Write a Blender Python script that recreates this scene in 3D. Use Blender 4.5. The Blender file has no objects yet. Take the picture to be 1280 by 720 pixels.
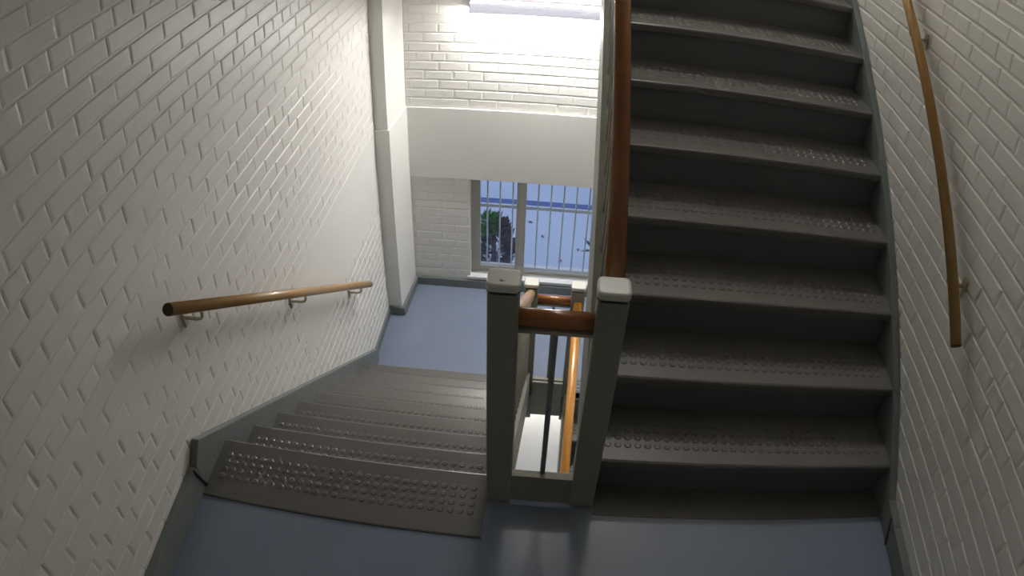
import bpy, math, random
import numpy as np
from mathutils import Matrix, Vector
random.seed(7)
PI = math.pi
C = bpy.context.scene.collection
SC = bpy.context.scene

# ------------------------------------------------------------------ camera
cam_d = bpy.data.cameras.new('camera'); cam = bpy.data.objects.new('camera', cam_d); C.objects.link(cam)
CAMP = Vector((0.0942, -1.0780, 2.0552))
FW = Vector((-0.05483353, 0.78110534, -0.62198693)); RT = Vector((0.99556589, 0.09045247, 0.02582452)); UP = Vector((-0.07643192, 0.61781292, 0.78260166))
m = Matrix((RT, UP, -FW)).transposed().to_4x4(); m.translation = CAMP
cam.matrix_world = m
cam_d.sensor_width = 36.0; cam_d.sensor_fit = 'HORIZONTAL'
cam_d.lens = 25.8                                   # wide webcam-like lens with barrel distortion
cam_d.clip_start = 0.02; cam_d.clip_end = 200
cam_d.type = 'PANO'
FPX, KB, KQ = 917.89, 0.1208, -0.0331               # theta = s + b s^3 + q s^5, s = r/f
try:
    cam_d.panorama_type = 'FISHEYE_LENS_POLYNOMIAL'; tgt = cam_d
except Exception:
    tgt = cam_d.cycles; tgt.panorama_type = 'FISHEYE_LENS_POLYNOMIAL'
_s = np.linspace(0.0, 0.84, 200); _th = _s + KB*_s**3 + KQ*_s**5
_r = _s*FPX*36.0/1280.0
_co = np.linalg.lstsq(np.stack([_r, _r**2, _r**3, _r**4], 1), _th, rcond=None)[0]
tgt.fisheye_polynomial_k0 = 0.0
tgt.fisheye_polynomial_k1 = -float(_co[0]); tgt.fisheye_polynomial_k2 = -float(_co[1])
tgt.fisheye_polynomial_k3 = -float(_co[2]); tgt.fisheye_polynomial_k4 = -float(_co[3])
tgt.fisheye_fov = math.radians(150)
SC.camera = cam

# ------------------------------------------------------------------ sky, exposure, lamp power
w = bpy.data.worlds.new('sky'); SC.world = w; w.use_nodes = True
bg = w.node_tree.nodes['Background']; bg.inputs[0].default_value = (0.56, 0.68, 1.0, 1); bg.inputs[1].default_value = 1.15
SC.view_settings.view_transform = 'Standard'; SC.view_settings.look = 'None'
SC.view_settings.exposure = 0.0; SC.view_settings.gamma = 1.0
TUBE_STRENGTH = 450.0
SC.cycles.max_bounces = 14; SC.cycles.diffuse_bounces = 10; SC.cycles.use_denoising = True
SC.cycles.sample_clamp_indirect = 8.0

# ------------------------------------------------------------------ helpers
def mat(name, col, rough=0.5, var=0.08, scale=6.0, bump=0.0, bscale=60.0, metal=0.0, spec=0.5, speck=None, coat=0.0):
    m = bpy.data.materials.new(name); m.use_nodes = True; nt = m.node_tree; b = nt.nodes['Principled BSDF']
    tc = nt.nodes.new('ShaderNodeTexCoord')
    n = nt.nodes.new('ShaderNodeTexNoise'); n.inputs['Scale'].default_value = scale; n.inputs['Detail'].default_value = 5
    nt.links.new(tc.outputs['Object'], n.inputs['Vector'])
    mx = nt.nodes.new('ShaderNodeMix'); mx.data_type = 'RGBA'
    mx.inputs[6].default_value = (*[c*(1-var) for c in col], 1); mx.inputs[7].default_value = (*[min(1, c*(1+var)) for c in col], 1)
    nt.links.new(n.outputs['Fac'], mx.inputs[0]); out = mx.outputs[2]
    if speck:
        n2 = nt.nodes.new('ShaderNodeTexNoise'); n2.inputs['Scale'].default_value = speck[1]; n2.inputs['Detail'].default_value = 3
        nt.links.new(tc.outputs['Object'], n2.inputs['Vector'])
        rp = nt.nodes.new('ShaderNodeValToRGB'); rp.color_ramp.elements[0].position = speck[2]; rp.color_ramp.elements[1].position = speck[2]+0.05
        nt.links.new(n2.outputs['Fac'], rp.inputs[0])
        m2 = nt.nodes.new('ShaderNodeMix'); m2.data_type = 'RGBA'; nt.links.new(rp.outputs[0], m2.inputs[0])
        nt.links.new(out, m2.inputs[6]); m2.inputs[7].default_value = (*speck[0], 1); out = m2.outputs[2]
    nt.links.new(out, b.inputs['Base Color'])
    b.inputs['Roughness'].default_value = rough; b.inputs['Metallic'].default_value = metal
    b.inputs['Specular IOR Level'].default_value = spec; b.inputs['Coat Weight'].default_value = coat
    if bump:
        n3 = nt.nodes.new('ShaderNodeTexNoise'); n3.inputs['Scale'].default_value = bscale; n3.inputs['Detail'].default_value = 4
        nt.links.new(tc.outputs['Object'], n3.inputs['Vector'])
        bp = nt.nodes.new('ShaderNodeBump'); bp.inputs['Strength'].default_value = 1.0; bp.inputs['Distance'].default_value = bump
        nt.links.new(n3.outputs['Fac'], bp.inputs['Height']); nt.links.new(bp.outputs[0], b.inputs['Normal'])
    return m

def wood(name, c1, c2, rough=0.3, axis=(1, 6, 6)):
    m = bpy.data.materials.new(name); m.use_nodes = True; nt = m.node_tree; b = nt.nodes['Principled BSDF']
    tc = nt.nodes.new('ShaderNodeTexCoord'); mp = nt.nodes.new('ShaderNodeMapping')
    nt.links.new(tc.outputs['Object'], mp.inputs[0]); mp.inputs['Scale'].default_value = axis
    n = nt.nodes.new('ShaderNodeTexNoise'); n.inputs['Scale'].default_value = 9; n.inputs['Detail'].default_value = 6
    nt.links.new(mp.outputs[0], n.inputs['Vector'])
    mx = nt.nodes.new('ShaderNodeMix'); mx.data_type = 'RGBA'; mx.inputs[6].default_value = (*c1, 1); mx.inputs[7].default_value = (*c2, 1)
    nt.links.new(n.outputs['Fac'], mx.inputs[0]); nt.links.new(mx.outputs[2], b.inputs['Base Color'])
    b.inputs['Roughness'].default_value = rough; b.inputs['Coat Weight'].default_value = 0.4; b.inputs['Coat Roughness'].default_value = 0.15
    return m

def emis(name, col, s):
    m = bpy.data.materials.new(name); m.use_nodes = True; b = m.node_tree.nodes['Principled BSDF']
    b.inputs['Base Color'].default_value = (.8, .8, .8, 1); b.inputs['Emission Color'].default_value = (*col, 1); b.inputs['Emission Strength'].default_value = s
    return m

M = {
 'wall': mat('cream_wall_paint', (.77, .758, .728), .42, .03, 3, .0006, 90),
 'backwall': mat('darkened_back_wall_paint', (.38, .36, .31), .5, .03, 3),  # wall behind the camera, unseen; tone darkened to weaken bounce light on the landing
 'plaster': mat('cream_smooth_paint', (.77, .762, .735), .45, .03, 2, .0004, 40),
 'floor': mat('blue_floor_paint', (.205, .245, .335), .28, .10, 5, .0003, 50),
 'riser': mat('slate_riser_paint', (.130, .136, .150), .45, .08, 9),
 'rubber': mat('brown_rubber', (.130, .124, .118), .33, .10, 12, .0002, 200),
 'skirt': mat('grey_green_paint', (.165, .185, .185), .45, .08, 8, .0003, 60),
 'joint': mat('dark_joint', (.035, .037, .035), .7, .1, 20),
 'post': mat('greige_post_paint', (.255, .255, .21), .48, .06, 9, .0004, 70),
 'cap': mat('pale_cap_paint', (.60, .61, .57), .3, .05, 14, .0003, 80, speck=((.05, .045, .04), 38, .70)),
 'steel': mat('grey_steel_paint', (.20, .22, .24), .4, .06, 20),
 'flat': mat('grey_flat_bar', (.33, .32, .27), .4, .06, 20),
 'hr': wood('varnished_red_brown_wood', (.22, .078, .022), (.32, .12, .035), .25),
 'hrl': wood('varnished_honey_wood', (.35, .19, .06), (.46, .27, .085), .42),
 'hro': wood('varnished_orange_wood', (.62, .26, .04), (.72, .33, .06), .3),
 'endg': mat('dark_end_grain', (.05, .025, .012), .6, .15, 60),
 'bracket': mat('cream_bracket_paint', (.55, .50, .38), .4, .05, 20),
 'lampbody': mat('lavender_grey_cover', (.55, .55, .68), .35, .02, 5),
 'frame': mat('window_frame_paint', (.46, .45, .40), .4, .04, 8),
 'white': mat('white_gloss_paint', (.74, .74, .74), .35, .03, 8),
 'bar': mat('grille_paint', (.80, .80, .80), .4, .05, 20),
 'ground': mat('pale_concrete', (.52, .55, .62), .8, .10, 1.3, .002, 20, speck=((.10, .12, .16), 7, .74)),
 'lowwall': mat('weathered_render', (.62, .65, .72), .85, .07, 2, .002, 20),
 'kerb': mat('dark_blue_band', (.10, .14, .30), .8, .1, 5),
 'leaf': mat('green_leaf', (.08, .26, .06), .5, .35, 12),
 'dryleaf': mat('dry_brown_leaf', (.14, .11, .12), .7, .45, 14),
 'agave': mat('dark_blue_green_leaf', (.05, .09, .10), .5, .2, 12),
 'ceil': mat('ceiling_paint', (.66, .65, .60), .6, .02, 3),
 'lampbody2': emis('lamp_diffuser', (.62, .62, .80), .62),
 'tube': emis('fluorescent_tube', (1.0, .975, .93), TUBE_STRENGTH),
 'tube_up': emis('fluorescent_tube_upper', (1.0, .975, .93), TUBE_STRENGTH*.95),
 'tube_low': emis('fluorescent_tube_lower', (1.0, .975, .93), TUBE_STRENGTH*1.5),
}
g_ = bpy.data.materials.new('window_glass'); g_.use_nodes = True; nt = g_.node_tree; nt.nodes.clear()
o_ = nt.nodes.new('ShaderNodeOutputMaterial'); mx = nt.nodes.new('ShaderNodeMixShader'); tr = nt.nodes.new('ShaderNodeBsdfTransparent'); gl = nt.nodes.new('ShaderNodeBsdfGlossy')
tr.inputs[0].default_value = (.93, .95, .96, 1); gl.inputs['Roughness'].default_value = .03; mx.inputs[0].default_value = .06
nt.links.new(tr.outputs[0], mx.inputs[1]); nt.links.new(gl.outputs[0], mx.inputs[2]); nt.links.new(mx.outputs[0], o_.inputs[0])
M['glass'] = g_

class MB:
    def __init__(s): s.v = []; s.f = []; s.sm = []
    def add(s, vs, fs, smooth=False):
        n = len(s.v); s.v += [tuple(a) for a in vs]; s.f += [tuple(i+n for i in f) for f in fs]; s.sm += [smooth]*len(fs); return s
    def box(s, x0, x1, y0, y1, z0, z1):
        return s.add([(x0,y0,z0),(x1,y0,z0),(x1,y1,z0),(x0,y1,z0),(x0,y0,z1),(x1,y0,z1),(x1,y1,z1),(x0,y1,z1)],
              [(0,3,2,1),(4,5,6,7),(0,1,5,4),(1,2,6,5),(2,3,7,6),(3,0,4,7)])
    def prism(s, poly, a0, a1, axis='x'):          # poly in the other two axes, extruded along axis
        f = {'x': lambda a, p: (a, p[0], p[1]), 'y': lambda a, p: (p[0], a, p[1]), 'z': lambda a, p: (p[0], p[1], a)}[axis]
        n = len(poly); vs = [f(a0, p) for p in poly] + [f(a1, p) for p in poly]
        ar = sum(poly[i][0]*poly[(i+1)%n][1]-poly[(i+1)%n][0]*poly[i][1] for i in range(n))
        fl = (ar > 0) != (axis == 'y')
        fs = [tuple(range(n)), tuple(range(2*n-1, n-1, -1))] + [(i, i+n, (i+1)%n+n, (i+1)%n) for i in range(n)]
        if fl: fs = [f[::-1] for f in fs]
        return s.add(vs, fs)
    def tube(s, pts, r, n=16, cap=True, smooth=True):
        pts = [Vector(p) for p in pts]; vs = []; rr = r if isinstance(r, (list, tuple)) else [r]*len(pts)
        t0 = (pts[1]-pts[0]).normalized(); up = Vector((0,0,1)) if abs(t0.z) < .9 else Vector((0,1,0))
        a = t0.cross(up).normalized()
        for i, p in enumerate(pts):
            t = ((pts[min(i+1, len(pts)-1)]-pts[max(i-1, 0)])).normalized(); a = (a - t*a.dot(t)).normalized(); b = t.cross(a)
            for k in range(n):
                q = 2*PI*k/n; vs.append(p + (a*math.cos(q)+b*math.sin(q))*rr[i])
        fs = []
        for i in range(len(pts)-1):
            for k in range(n): fs.append((i*n+k, i*n+(k+1)%n, (i+1)*n+(k+1)%n, (i+1)*n+k))
        s.add(vs, fs, smooth)
        if cap:
            L = (len(pts)-1)*n
            s.f += [tuple(len(s.v)-len(vs)+k for k in range(n-1, -1, -1)), tuple(len(s.v)-len(vs)+L+k for k in range(n))]; s.sm += [False]*2
        return s
    def build(s, name, m, parent=None, bevel=0, seg=2):
        me = bpy.data.meshes.new(name); me.from_pydata(s.v, [], s.f); me.materials.append(m)
        me.polygons.foreach_set('use_smooth', s.sm); me.update()
        o = bpy.data.objects.new(name, me); C.objects.link(o)
        if parent: o.parent = parent
        if bevel:
            b = o.modifiers.new('edge', 'BEVEL'); b.width = bevel; b.segments = seg; b.limit_method = 'ANGLE'; b.angle_limit = math.radians(40)
        return o

def tag(o, label=None, cat=None, group=None, kind=None):
    if label: o['label'] = label
    if cat: o['category'] = cat
    if group: o['group'] = group
    if kind: o['kind'] = kind
    return o
def thing(name, label, cat, loc=(0,0,0), group=None):
    o = bpy.data.objects.new(name, None); C.objects.link(o); o.location = loc; o.empty_display_size = .1
    return tag(o, label, cat, group)
def struct(name, mb, m, parent=None, **k):
    o = mb.build(name, m, parent, **k)
    if not parent: o['kind'] = 'structure'
    return o

# ------------------------------------------------------------------ measures
R, G = 0.17, 0.2293
XL, XR = -1.11, 1.42              # wall faces
SL, SR = -1.08, 1.39              # inner faces of wall strings
YF = 3.396; LD = .018; YB = -1.9
YU, YD = 0.4184, 0.4553           # first nosing of the up flight / top nosing of the down flight
NX = (-0.069, 0.0127, 0.210, 0.2916)
NY0, NY1 = 0.342, 0.412
NH = 0.907
FNY = 2.298                       # far newels
ZL = -9*R; ZU = 9*R
K = R/G
YP = 3.022
COURSE, PITCH, JT = 0.0685, 0.2, 0.007

# ------------------------------------------------------------------ walls
wl = struct('wall_left', MB().box(XL-.2, XL-.006, YB-.2, YF+.2, -4.8, 4.8), M['wall'])
wr = struct('wall_right', MB().box(XR+.006, XR+.2, YB-.2, YF+.2, -4.8, 4.8), M['wall'])
WX0, WX1, WZ0, WZ1 = -0.547, 0.87, -1.42, -0.548
b = MB()
b.box(XL-.006, WX0, YF+.006, YF+.2, -4.8, 4.8); b.box(WX1, XR+.006, YF+.006, YF+.2, -4.8, 4.8)
b.box(WX0, WX1, YF+.006, YF+.2, WZ1, 4.8); b.box(WX0, WX1, YF+.006, YF+.2, -4.8, WZ0)
wf = struct('wall_far', b, M['wall'])
wb = struct('wall_back', MB().box(XL-.006, XR+.006, YB-.2, YB, -4.8, 4.8), M['backwall'])
# smooth concrete ring beam
for (nm, bb, par) in (('concrete_band', MB().box(XL+.1, XR+.005, YF-.012, YF+.008, -.548, .003), wf),
                      ('concrete_band', MB().box(XL-.006, XL-.002, 1.446, YP, -.545, 0), wl)):
    bb.build(nm, M['plaster'], par)
# pier in the left far corner, its lower part a little thicker below the ledge
pier = struct('wall_pier', MB().prism([(XL-.01, YP), (-1.024, YP), (-.990, YF+.006), (XL-.01, YF+.006)], 0.0, 4.8, 'z'), M['plaster'])
pl = MB().prism([(XL-.01, YP-.012), (-1.012, YP-.012), (-.978, YF-.004), (XL-.01, YF-.004)], -4.8, .003, 'z').build('pier_base', M['plaster'], pier, bevel=.003)

# bricks -------------------------------------------------------------
def brick_mesh(L, H=COURSE-JT, D=.0036, ch=.0044, cx=.0095):
    x, z = L/2, H/2
    vs = [(-x,0,-z),(x,0,-z),(x,0,z),(-x,0,z), (-x,-.0015,-z),(x,-.0015,-z),(x,-.0015,z),(-x,-.0015,z),
          (-x+cx,-D,-z+ch),(x-cx,-D,-z+ch),(x-cx,-D,z-ch),(-x+cx,-D,z-ch)]
    fs = [(0,1,5,4),(1,2,6,5),(2,3,7,6),(3,0,4,7),(4,5,9,8),(5,6,10,9),(6,7,11,10),(7,4,8,11),(8,9,10,11)]
    return vs, fs
def mk(name, L):
    vs, fs = brick_mesh(L); me = bpy.data.meshes.new(name); me.from_pydata(vs, [], fs); me.materials.append(M['wall']); me.update(); return me
ME_S = mk('brick_stretcher', PITCH-JT); ME_H = mk('brick_header', PITCH/2-JT)
def bricks(wall, fn, rotz, u0, u1, z0, z1, keep, phase=0.0, n_parts=300):
    """fn(u, z) -> point on the backing face, keep(ulo, uhi, zc) -> clipped (ulo, uhi) or None"""
    items = []
    j0 = math.ceil((z0-.004)/COURSE); j1 = int((z1-.004)/COURSE)
    for j in range(j0, j1):
        zc = .004 + (j+.5)*COURSE
        header = (j % 6) == 5
        L = PITCH/2 if header else PITCH
        ph = phase + (PITCH/4 if header else (PITCH/2 if j % 2 else 0))
        k0 = int((u0-ph)/L)-1; k1 = int((u1-ph)/L)+1
        for k in range(k0, k1+1):
            a = max(ph+k*L+JT/2, u0); c = min(ph+(k+1)*L-JT/2, u1)
            if c-a < .02: continue
            kk = keep(a, c, zc)
            if kk is None or kk[1]-kk[0] < .02: continue
            items.append((kk[0], kk[1], zc, header))
    rot = Matrix.Rotation(rotz, 3, 'Z'); nrm = rot @ Vector((0,-1,0))
    def size(it):
        p = Vector(fn((it[0]+it[1])/2, it[2])); d = p-CAMP; dn = d.normalized()
        cosang = dn.dot(FW)
        if cosang < .62: return 0
        sx = d.dot(RT)/d.dot(FW); sy = d.dot(UP)/d.dot(FW)
        if abs(sx) > .88 or abs(sy) > .48: return 0
        return abs(dn.dot(nrm))/d.length_squared*(it[1]-it[0])
    items.sort(key=size, reverse=True)
    rest = MB()
    for i, (a, c, z, hd) in enumerate(items):
        p = Vector(fn((a+c)/2, z)); full = (PITCH/2 if hd else PITCH)-JT
        sx = (c-a)/full*(random.uniform(.985, 1.0) if random.random() < .5 else (full+JT*.96)/full); sy = random.uniform(.82, 1.15); sz = random.uniform(.96, 1.0)
        tilt = random.gauss(0, .004); yaw = random.gauss(0, .003)
        mw = Matrix.Translation(p) @ Matrix.Rotation(rotz+yaw, 4, 'Z') @ Matrix.Rotation(tilt, 4, 'Y') @ Matrix.Diagonal((sx, sy, sz, 1))
        if i < n_parts and size((a, c, z, hd)) > 0:
            o = bpy.data.objects.new('brick', ME_H if hd else ME_S); C.objects.link(o); o.parent = wall; o.matrix_basis = mw
        else:
            vs, fs = brick_mesh(full); rest.add([mw @ Vector(v) for v in vs], fs)
    if rest.v: rest.build('brickwork', M['wall'], wall)['kind'] = 'stuff'
def keep_left(a, c, z):
    if z < 0:                                        # behind the string of the down flight
        ylim = .455 - (z+.02)/K - .05                # string top line
        # bricks lie above the raking string: y must exceed where string top drops below z
        a2 = max(a, .455 - z/K - .02)
        a = a2
        if -.55 < z < .0: c = min(c, 1.45) if a < 1.45 else a
    elif z < .14 and c > -9:
        pass
    return (a, c) if c > a else None
bricks(wl, lambda u, z: (XL-.006, u, z), PI/2, -.75, YP, -1.53, 2.2, keep_left, phase=.058)
def keep_right(a, c, z):                            # u = -y
    lim = (z-.17)/K + .418 + .06
    a = max(a, -lim) if z > .0 else a
    return (a, c) if c > a else None
bricks(wr, lambda u, z: (XR+.006, -u, z), -PI/2, -2.6, .75, .06, 2.6, keep_right, phase=.03)
def keep_far(a, c, z):
    if -.56 < z < .01: return None
    if z < -.54 and z > -1.46:
        if a < WX0 < c: c = WX0
        elif WX0 <= a and c <= WX1: return None
        elif a < WX1 < c: a = WX1
    return (a, c) if c > a else None
bricks(wf, lambda u, z: (u, YF+.006, z), 0, -.985, XR, -1.5, 1.34, keep_far, phase=.045)

# ------------------------------------------------------------------ floors, ceilings
fl = struct('floor', MB().box(XL-.01, XR+.01, YB-.01, .435, -.17, 0), M['floor'])
fl2 = struct('floor', MB().box(XL-.01, XR+.01, 2.292, YF+.02, ZL-.17, ZL), M['floor'])
struct('floor', MB().box(XL-.01, XR+.01, YB-.01, .435, -3.06-.17, -3.06), M['floor'])
struct('floor', MB().box(XL-.01, XR+.01, YB-.01, YF+.02, -4.75, -4.59), M['floor'])
struct('ceiling', MB().box(XL-.01, XR+.01, 2.28, YF+.02, ZU-.19, ZU), M['ceil'])
struct('ceiling', MB().box(XL-.01, XR+.01, YB-.01, .435, 3.06-.19, 3.06), M['ceil'])
struct('ceiling', MB().box(XL-.01, XR+.01, YB-.01, YF+.02, 4.45, 4.7), M['ceil'])
# soffits of the flights overhead (left: half landing up to the next floor, right: from there on up)
struct('ceiling', MB().prism([(2.29, ZU-.05), (2.29, ZU-.22), (.43, 3.06-.20), (.43, 3.06-.02)], XL-.005, -.02), M['ceil'])
struct('ceiling', MB().prism([(.43, 3.02), (.43, 2.88), (2.3, 4.40), (2.3, 4.56)], .25, XR+.005), M['ceil'])

# skirtings -----------------------------------------------------------
struct('baseboard_left', MB().box(XL-.006, SL, YB, .215, 0, .117), M['skirt'], bevel=.004)
struct('baseboard_right', MB().box(SR, XR+.006, YB, .20, 0, .087), M['skirt'], bevel=.004)
b = MB().box(-.995, WX1+.6, YF-.014, YF+.01, ZL, ZL+.073)
struct('baseboard_far', b, M['skirt'], bevel=.003)
struct('baseboard_pier', MB().prism([(XL, YP-.028), (-.990, YP-.028), (-.962, YF-.012), (XL, YF-.012)], ZL, ZL+.073, 'z'), M['skirt'], bevel=.003)
struct('baseboard_landing', MB().box(XL-.005, XL+.012, 2.46, YP-.02, ZL, ZL+.073), M['skirt'], bevel=.003)

# ------------------------------------------------------------------ stairs
NOSE = .025
def studs(x0, x1, ynose, z, d, rows=(.074, .108, .142, .176)):
    b = MB(); n = int((x1-x0-.04)/.034); off = (x1-x0-(n-1)*.034)/2
    for r in rows:
        for i in range(n):
            cx, cy = x0+off+i*.034, ynose+d*r; k = 8
            vs = [(cx+.0125*math.cos(2*PI*q/k), cy+.0125*math.sin(2*PI*q/k), z) for q in range(k)] + [(cx+.0085*math.cos(2*PI*q/k), cy+.0085*math.sin(2*PI*q/k), z+.0026) for q in range(k)]
            b.add(vs, [(q, (q+1)%k, (q+1)%k+k, q+k) for q in range(k)]+[tuple(range(k, 2*k))], False)
    return b
def tread_prism(yn, z, d, depth, t=.034):
    # rounded nosing profile
    pts = [(0, -t+.006), (.004, -t), (depth, -t), (depth, 0), (.010, 0), (.003, -.003), (0, -.010)]
    return [(yn+d*a, z+c) for a, c in pts]
def flight(name, label, x0, x1, nos, d, strings, soffit, top_landing=None, studded=None):
    t = thing(name, label, 'staircase', ((x0+x1)/2, nos[0][0], nos[0][1]-R))
    inv = Matrix.Translation((-(x0+x1)/2, -nos[0][0], -(nos[0][1]-R)))
    def put(o): o.matrix_parent_inverse = inv; return o
    for i, (y, z) in enumerate(nos):
        last = i == len(nos)-1
        depth = (top_landing if (last and top_landing) else G+NOSE)
        xe = -.071 if (last and d < 0) else x1
        z += .004 if (last and top_landing and d < 0) else 0
        tr = put(MB().prism(tread_prism(y, z, d, depth, .034 if not (last and top_landing) else .034), x0, xe).build('tread', M['rubber'], t))
        if studded is None or i in studded:
            s = studs(x0, xe, y, z, d).build('anti_slip_studs', M['rubber'], tr); s['kind'] = 'stuff'
        yr = y+d*NOSE
        a, c = sorted((yr, yr+d*.02))
        put(MB().box(x0, x1, a, c, z-R+ (0.0), z-.030).build('riser', M['riser'], t))
    for (nm, poly, sx0, sx1, m_) in strings:
        put(MB().prism(poly, sx0, sx1).build(nm, m_, t, bevel=.003))
    if soffit: put(MB().prism(soffit, x0, x1).build('soffit', M['ceil'], t))
    return t
def rake(y0, z0, y1, z1, up, dn): return [(y0, z0+up), (y1, z1+up), (y1, z1-dn), (y0, z0-dn)]

def nlu(y): return .17 + (y-YU)*K
def nld(y): return -(y-YD)*K
nos_up = [(YU+i*G, (i+1)*R) for i in range(9)]
up = flight('staircase', 'brown studded rubber staircase climbing beside the right brick wall', .275, SR, nos_up, 1,
   [('wall_string', [(.20, 0), (.20, .087), (.315, .100), (2.40, nlu(2.40)+.006), (2.40, nlu(2.40)-.28), (.62, 0)], SR, XR-.0005, M['skirt']),
    ('well_string', [(.415, 0.0), (.415, nlu(.415)+.03), (2.29, nlu(2.29)+.03), (2.29, nlu(2.29)-.32), (.75, -.0)], .228, .275, M['post'])],
   [(.62, nlu(.62)-.33), (2.29, nlu(2.29)-.33), (2.29, nlu(2.29)-.235), (.62, nlu(.62)-.235)], top_landing=.035)
strip = MB().box(.2925, SR, .312, YU+NOSE, 0, .003).build('foot_strip', M['rubber'], up); strip.matrix_parent_inverse = Matrix.Translation((-(.275+SR)/2, -YU, 0))
nos_dn = [(YD+i*G, -i*R) for i in range(8, -1, -1)]
dn = flight('staircase', 'brown studded rubber staircase going down beside the left brick wall', SL, -.053, nos_dn, -1,
   [('wall_string', [(.215, 0), (.215, .117), (.29, .185), (2.50, nld(2.50)+.088), (2.50, ZL), (2.27, ZL), (2.2, nld(2.2)-.24), (.5, nld(.5)-.3), (.44, 0)], XL+.0005, SL, M['skirt']),
    ('well_string', [(.415, nld(.415)-.0), (.415, nld(.415)+.045), (2.30, nld(2.30)+.045), (2.30, nld(2.30)-.24), (.415, nld(.415)-.24)], -.053, -.006, M['post'])],
   [(.44, nld(.44)-.33), (2.2, nld(2.2)-.33), (2.2, nld(2.2)-.235), (.44, nld(.44)-.235)], top_landing=.269)
YS = 2.285
def nls(y): return ZL-(YS-y)*K
nos_lo = [(YS-i*G, ZL-i*R) for i in range(8, -1, -1)]
lo = flight('staircase', 'lower flight glimpsed down the stairwell under the orange handrail', .275, SR, nos_lo, 1,
   [('wall_string', rake(.43, nls(.43), YS, ZL, .03, .25), SR, XR-.0005, M['skirt']),
    ('well_string', rake(.43, nls(.43), 2.30, ZL, .03, .24), .228, .275, M['post'])],
   [(.44, nls(.44)-.33), (2.26, nls(2.26)-.33), (2.26, nls(2.26)-.235), (.44, nls(.44)-.235)], top_landing=.06)
# dark mitre joints where string and skirting meet
for par, pts, x in ((bpy.data.objects['baseboard_left'], [(.190, .128), (.226, .004)], SL+.002), (bpy.data.objects['baseboard_right'], [(.245, .088), (.180, .004)], SR-.002)):
    MB().tube([(x, pts[0][0], pts[0][1]), (x, pts[1][0], pts[1][1])], .0055, 6).build('joint_strip', M['joint'], par)
MB().box(SL, -.069, .180, .1865, 0, .004).build('mat_edge', M['joint'], bpy.data.objects['floor'])

# ------------------------------------------------------------------ balustrades
def wood_rail(pts, r, m_, name, parent): return MB().tube(pts, r, 20).build(name, m_, parent)
def landing_bal(label, y0, z, depth_dn, cap_note):
    t = thing('landing_balustrade', label, 'balustrade', (.11, y0+.035, z))
    inv = Matrix.Translation((-.11, -(y0+.035), -z)); y1 = y0+.07
    def put(o): o.matrix_parent_inverse = inv; return o
    for a, c in ((NX[0], NX[1]), (NX[2], NX[3])):
        n = put(MB().box(a, c, y0, y1, z-depth_dn, z+NH).build('newel_post', M['post'], t, bevel=.007, seg=3))
        e = .003
        rad = .018; pl_ = []
        for (cx_, cy_, q0) in ((c+e-rad, y1+e-rad, 0), (a-e+rad, y1+e-rad, 90), (a-e+rad, y0-e+rad, 180), (c+e-rad, y0-e+rad, 270)):
            for q in range(0, 91, 15): pl_.append((cx_+rad*math.cos(math.radians(q0+q)), cy_+rad*math.sin(math.radians(q0+q))))
        k = MB().prism(pl_, z+NH-.002, z+NH+.024, 'z').build('newel_cap', M['cap'], n, bevel=.008, seg=4)
        pl2 = [((a+c)/2+(px_-(a+c)/2)*.965, yc0+(py_-yc0)*.965) for (px_, py_) in pl_ for yc0 in [(y0+y1)/2]]
        MB().prism(pl2, z+NH-.007, z+NH-.002, 'z').build('cap_seam', M['joint'], n)
        k['label'] = cap_note
    yc = (y0+y1)/2
    put(wood_rail([(NX[1]-.004, yc, z+.803), (NX[2]+.004, yc, z+.803)], .0265, M['hr'], 'top_rail', t))
    put(MB().box(NX[1]-.002, NX[2]+.002, yc-.022, yc+.022, z+.766, z+.777).build('flat_bar', M['flat'], t))
    put(MB().box(NX[1]-.002, NX[2]+.002, y0+.004, y0+.034, z+(.010 if z == 0 else 0), z+.147).build('kick_board', M['post'], t, bevel=.002))
    put(MB().tube([((NX[1]+NX[2])/2, y0+.03, z+.12), ((NX[1]+NX[2])/2, y0+.035, z+.775)], .0085, 10).build('baluster', M['steel'], t))
    return t
landing_bal('pair of tall greige newel posts joined by a short red-brown rail in the foreground', NY0, 0, 0.0, 'pale chipped cap')
far = landing_bal('pair of small pale-capped newel posts at the lower landing by the window', FNY, ZL, .24, 'pale rounded cap')
slab = MB().box(NX[1]-.002, NX[2]+.002, FNY-.024, FNY-.0065, ZL-.17, ZL+.145).build('slab_fascia', M['post'], far)
slab.matrix_parent_inverse = Matrix.Translation((-.11, -(FNY+.035), -ZL))

def stair_bal(label, x, ya, yb, zf, m_, lift, dirn, rr=.0265):
    t = thing('stair_balustrade', label, 'balustrade', (x, ya, zf(ya)))
    inv = Matrix.Translation((-x, -ya, -zf(ya)))
    def put(o): o.matrix_parent_inverse = inv; return o
    put(wood_rail([(x, ya, zf(ya)+lift), (x, yb, zf(yb)+lift)], rr, m_, 'handrail', t))
    put(MB().prism([(ya, zf(ya)+lift-.036), (yb, zf(yb)+lift-.036), (yb, zf(yb)+lift-.024), (ya, zf(ya)+lift-.024)], x-.02, x+.02).build('flat_bar', M['flat'], t))
    n = int(abs(yb-ya)/.115)
    for i in range(1, n+1):
        y = ya + (yb-ya)*i/(n+.5)
        put(MB().tube([(x, y, zf(y)+.02), (x, y, zf(y)+lift-.03)], .0075, 8).build('baluster', M['flat'] if dirn else M['steel'], t))
    return t
stair_bal('red-brown handrail climbing along the inner side of the upward stairs', .256, NY1-.005, 2.30, nlu, M['hr'], .72, 1)
stair_bal('handrail descending along the inner side of the left downward stairs', -.030, NY1-.005, FNY+.01, nld, M['hrl'], .70, 1)
stair_bal('bright orange handrail seen down the stairwell between the newel posts', .252, FNY+.005, .45, nls, M['hro'], .80, 1)

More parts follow.
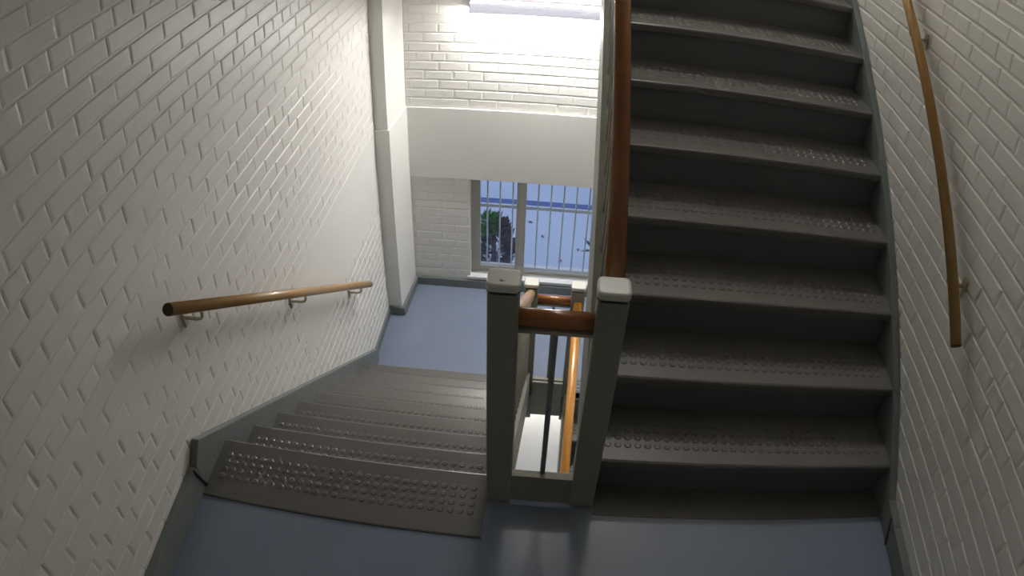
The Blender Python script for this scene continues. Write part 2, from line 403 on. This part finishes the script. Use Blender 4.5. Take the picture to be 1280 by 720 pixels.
# ------------------------------------------------------------------ wall handrails
def wall_rail(label, x, xw, p0, p1, r, brs, note):
    s = 1 if xw > x else -1
    t = thing('wall_handrail', label, 'handrail', (xw, p0[0], p0[1]))
    inv = Matrix.Translation((-xw, -p0[0], -p0[1]))
    def put(o): o.matrix_parent_inverse = inv; return o
    rl = put(MB().tube([(x, p0[0], p0[1]), (x, p1[0], p1[1])], r, 24, cap=True).build('rail', M['hrl'], t))
    d = (Vector((x, p1[0], p1[1]))-Vector((x, p0[0], p0[1]))).normalized()
    a = Vector((x, p0[0], p0[1]))
    e = MB().tube([a-d*.0025, a+d*.001], r*.985, 20).build('end_grain', M['endg'], rl); e['label'] = 'dark cut end of the rail'
    sl = (p1[1]-p0[1])/(p1[0]-p0[0])
    for yb in brs:
        zb = p0[1]+(yb-p0[0])*sl
        br = put(MB().tube([(x, yb, zb-r*.9), (x, yb, zb-r-.022), (x+s*.008, yb, zb-r-.034), (x+s*.025, yb, zb-r-.040), (xw-s*.006, yb, zb-r-.040)], .0065, 8).build('bracket', M['bracket'], t))
        MB().box(min(xw, xw-s*.008), max(xw, xw-s*.008), yb-.013, yb+.013, zb-r-.075, zb-r-.008).build('wall_plate', M['bracket'], br, bevel=.003)
        MB().prism([(yb-.03, zb-r+.002+sl*-.03), (yb+.03, zb-r+.002+sl*.03), (yb+.03, zb-r-.004+sl*.03), (yb-.03, zb-r-.004+sl*-.03)], x-.009, x+.009).build('saddle', M['bracket'], br)
    return t
wall_rail('short honey-wood handrail sloping down the left brick wall above the descending stairs', -1.03, XL, (.327, .754), (2.351, -.730), .0205, (.50, 1.36, 2.17), '')
wall_rail('long orange-brown wooden handrail rising up the right brick wall', 1.34, XR, (.369, .812), (2.45, 2.40), .0200, (.56, 1.30, 2.2), '')

# ------------------------------------------------------------------ lamps
def lamp(label, dz, tm='tube'):
    x0, x1 = -.533, .68; z0 = .740+dz; y = YF
    t = thing('wall_lamp', label, 'lamp', (x0, y, z0))
    inv = Matrix.Translation((-x0, -y, -z0))
    def put(o): o.matrix_parent_inverse = inv; return o
    # curved front cover, open above and below
    prof = []
    for i in range(9):
        q = math.radians(-50+100*i/8); prof.append((y-.096-LD-.034*math.cos(q), z0+.0325+.048*math.sin(q)))
    inn = [(a+.003, c) for a, c in prof]
    b = MB(); n = len(prof); vs = [(x0, a, c) for a, c in prof]+[(x1, a, c) for a, c in prof]+[(x0, a, c) for a, c in inn]+[(x1, a, c) for a, c in inn]
    fs = [(i, i+n, i+1+n, i+1) for i in range(n-1)]+[(2*n+i, 2*n+i+1, 3*n+i+1, 3*n+i) for i in range(n-1)]
    b.add(vs, fs, True); b.add(vs, [(0, 2*n, 3*n, n), (n-1, 2*n-1, 4*n-1, 3*n-1)])
    put(b.build('cover', M['lampbody2'], t))
    for xx in (x0, x1-.006): put(MB().box(xx, xx+.006, y-.130-LD, y-.001, z0-.006, z0+.070).build('end_cap', M['lampbody'], t, bevel=.002))
    put(MB().box(x0+.01, x1-.01, y-.018, y-.0015, z0+.016, z0+.056).build('back_plate', M['lampbody'], t))
    put(MB().tube([(x0+.02, y-.080-LD, z0-.013), (x1-.02, y-.080-LD, z0-.013)], .008, 12).build('tube', M[tm], t))
    return t
lamp('long fluorescent wall lamp with lavender-grey cover above the window', 0)
lamp('fluorescent wall lamp on the far wall one storey up', 3.06, 'tube_up')
lamp('fluorescent wall lamp on the far wall one storey down', -3.06, 'tube_low')

# ------------------------------------------------------------------ window
win = bpy.data.objects.new('window_1', None); C.objects.link(win); win['kind'] = 'structure'; win.location = (WX0, YF, WZ0)
inv = Matrix.Translation((-WX0, -YF, -WZ0))
def pw(o): o.matrix_parent_inverse = inv; return o
y0, y1 = YF+.075, YF+.125
pw(MB().box(WX0, WX0+.045, y0, y1, WZ0+.0, WZ1).box(WX1-.045, WX1, y0, y1, WZ0, WZ1).box(WX0+.045, WX1-.045, y0, y1, WZ1-.03, WZ1).box(WX0+.045, WX1-.045, y0, y1, WZ0, WZ0+.03).build('window_frame', M['frame'], win))
for mx_ in (-.165, .47): pw(MB().box(mx_-.024, mx_+.024, y0-.006, y1, WZ0+.03, WZ1-.03).build('mullion', M['frame'], win, bevel=.003))
edges = [(WX0+.045, -.189), (-.141, .446), (.494, WX1-.045)]
for a, c in edges:
    sash = MB()
    if c-a < .4: sash.box(a, a+.022, y0+.004, y1-.008, WZ0+.03, WZ1-.03).box(c-.022, c, y0+.004, y1-.008, WZ0+.03, WZ1-.03).box(a+.022, c-.022, y0+.004, y1-.008, WZ1-.05, WZ1-.03).box(a+.022, c-.022, y0+.004, y1-.008, WZ0+.03, WZ0+.052)
    if sash.v: pw(sash.build('sash', M['frame'], win))
    pw(MB().box(a, c, y0+.024, y0+.028, WZ0+.03, WZ1-.03).build('pane', M['glass'], win))
pw(MB().box(WX0-.02, WX1+.02, YF-.010, y0+.01, WZ0-.016, WZ0+.003).build('window_sill', M['white'], win, bevel=.003))

gr = thing('window_grille', 'white vertical security bars with one cross rail outside the window', 'grille', (WX0, YF+.16, WZ0))
ginv = Matrix.Translation((-WX0, -(YF+.16), -WZ0))
x = -.434
while x < WX1-.03:
    o = MB().tube([(x, YF+.155, WZ0+.002), (x, YF+.155, WZ1+.0)], .0062, 8).build('bar', M['bar'], gr); o.matrix_parent_inverse = ginv; x += .0945
o = MB().box(WX0, WX1, YF+.162, YF+.170, -.878, -.852).build('cross_rail', M['bar'], gr); o.matrix_parent_inverse = ginv

# ------------------------------------------------------------------ outside
GZ = -2.9
struct('ground', MB().box(-9, 9, YF+.2, 14, GZ-.2, GZ), M['ground'])
struct('kerb_trim', MB().box(-9, 9, 6.86, 6.97, GZ, GZ+.004), M['kerb'])  # flat dark blue band across the paving
struct('garden_wall', MB().box(-9, 9, 13.8, 14.0, GZ, GZ+2.2), M['lowwall'])
for i, (px_, py_, a_) in enumerate([(.042, 5.453, .3), (.158, 5.695, 1.2), (-.071, 6.169, 2.0), (-.391, 6.093, .8), (-.235, 6.463, 2.7), (.36, 5.95, 1.7)]):
    L_ = (.055, .045, .035, .03, .04, .03)[i]
    o = MB().add([(-L_, 0, .004), (0, -L_*.5, .012), (L_, 0, .006), (0, L_*.5, .002)], [(0, 1, 3), (1, 2, 3)]).build('fallen_leaf', M['dryleaf'])
    o.location = (px_, py_, GZ+.001); o.rotation_euler.z = a_
    tag(o, ('largest dead leaf on the paving, nearest the window sill', 'dead leaf second nearest the window sill on the pale paving', 'dead leaf in mid paving straight behind the window mullion',
            'dead leaf lying beside the shrub on the pale paving', 'dead leaf farthest out, just short of the dark blue strip', 'small dead leaf on the paving close to the spiky plant')[i], 'leaf', 'dead leaves scattered on the paving outside')
def leafy(n, rx, rz, L, seed, zoff=0):
    rnd = random.Random(seed); b = MB()
    for _ in range(n):
        q = rnd.uniform(0, 2*PI); ph = math.acos(rnd.uniform(-1, 1)); rr = rnd.uniform(.5, 1)**.5
        p = Vector((rx*rr*math.sin(ph)*math.cos(q), rx*rr*math.sin(ph)*math.sin(q), zoff+rz*rr*math.cos(ph)))
        d = Vector((math.sin(ph)*math.cos(q), math.sin(ph)*math.sin(q), math.cos(ph)+.3)).normalized(); s_ = d.cross(Vector((rnd.random(), rnd.random(), rnd.random()))).normalized()
        l = L*rnd.uniform(.6, 1.2); u = d.cross(s_)*l*.1
        b.add([p, p+d*l*.5+s_*l*.22+u, p+d*l, p+d*l*.5-s_*l*.22+u], [(0, 1, 2), (0, 2, 3)])
    return b
sh = thing('shrub', 'green topped shrub with brown dry lower leaves outside the window', 'shrub', (-.53, 4.9, GZ))
sinv = Matrix.Translation((.53, -4.9, -GZ))
MB().tube([(-.53, 4.9, GZ), (-.52, 4.92, GZ+.5), (-.53, 4.9, GZ+.95)], [.04, .03, .02], 8).build('stem', M['dryleaf'], sh).matrix_parent_inverse = sinv
b = leafy(1700, .15, .50, .085, 3); b.v = [(v[0]-.52+(.03 if v[2] > .1 else 0), v[1]+4.9, v[2]+GZ+.56) for v in b.v]
f = b.build('dry_foliage', M['dryleaf'], sh); f.matrix_parent_inverse = sinv; f['kind'] = 'stuff'
b = leafy(420, .07, .10, .06, 4); b.v = [(v[0]-.565, v[1]+4.84, v[2]+GZ+1.02) for v in b.v]
f = b.build('green_foliage', M['leaf'], sh); f.matrix_parent_inverse = sinv; f['kind'] = 'stuff'
ag = thing('agave', 'dark spiky plant outside at the right edge of the window view', 'plant', (.52, 5.4, GZ+.40))
b = MB().tube([(0, 0, -.40), (0, 0, .0)], .02, 8).build('stem', M['dryleaf'], ag)
for k in range(11):
    q = 2*PI*k/11+.2; e = .25+.3*(k % 3); L = .19
    d = Vector((math.cos(q)*math.cos(e), math.sin(q)*math.cos(e), math.sin(e))); s_ = Vector((-math.sin(q), math.cos(q), 0))
    up_ = d.cross(s_)*-.008
    MB().add([s_*.008, s_*-.008, d*L*.5+s_*.024, d*L*.5-s_*.024, d*L+Vector((0,0,-.012)), d*L*.5+up_*2], [(0,2,5,1), (1,5,3), (2,4,5), (5,4,3)]).build('leaf', M['agave'], ag)
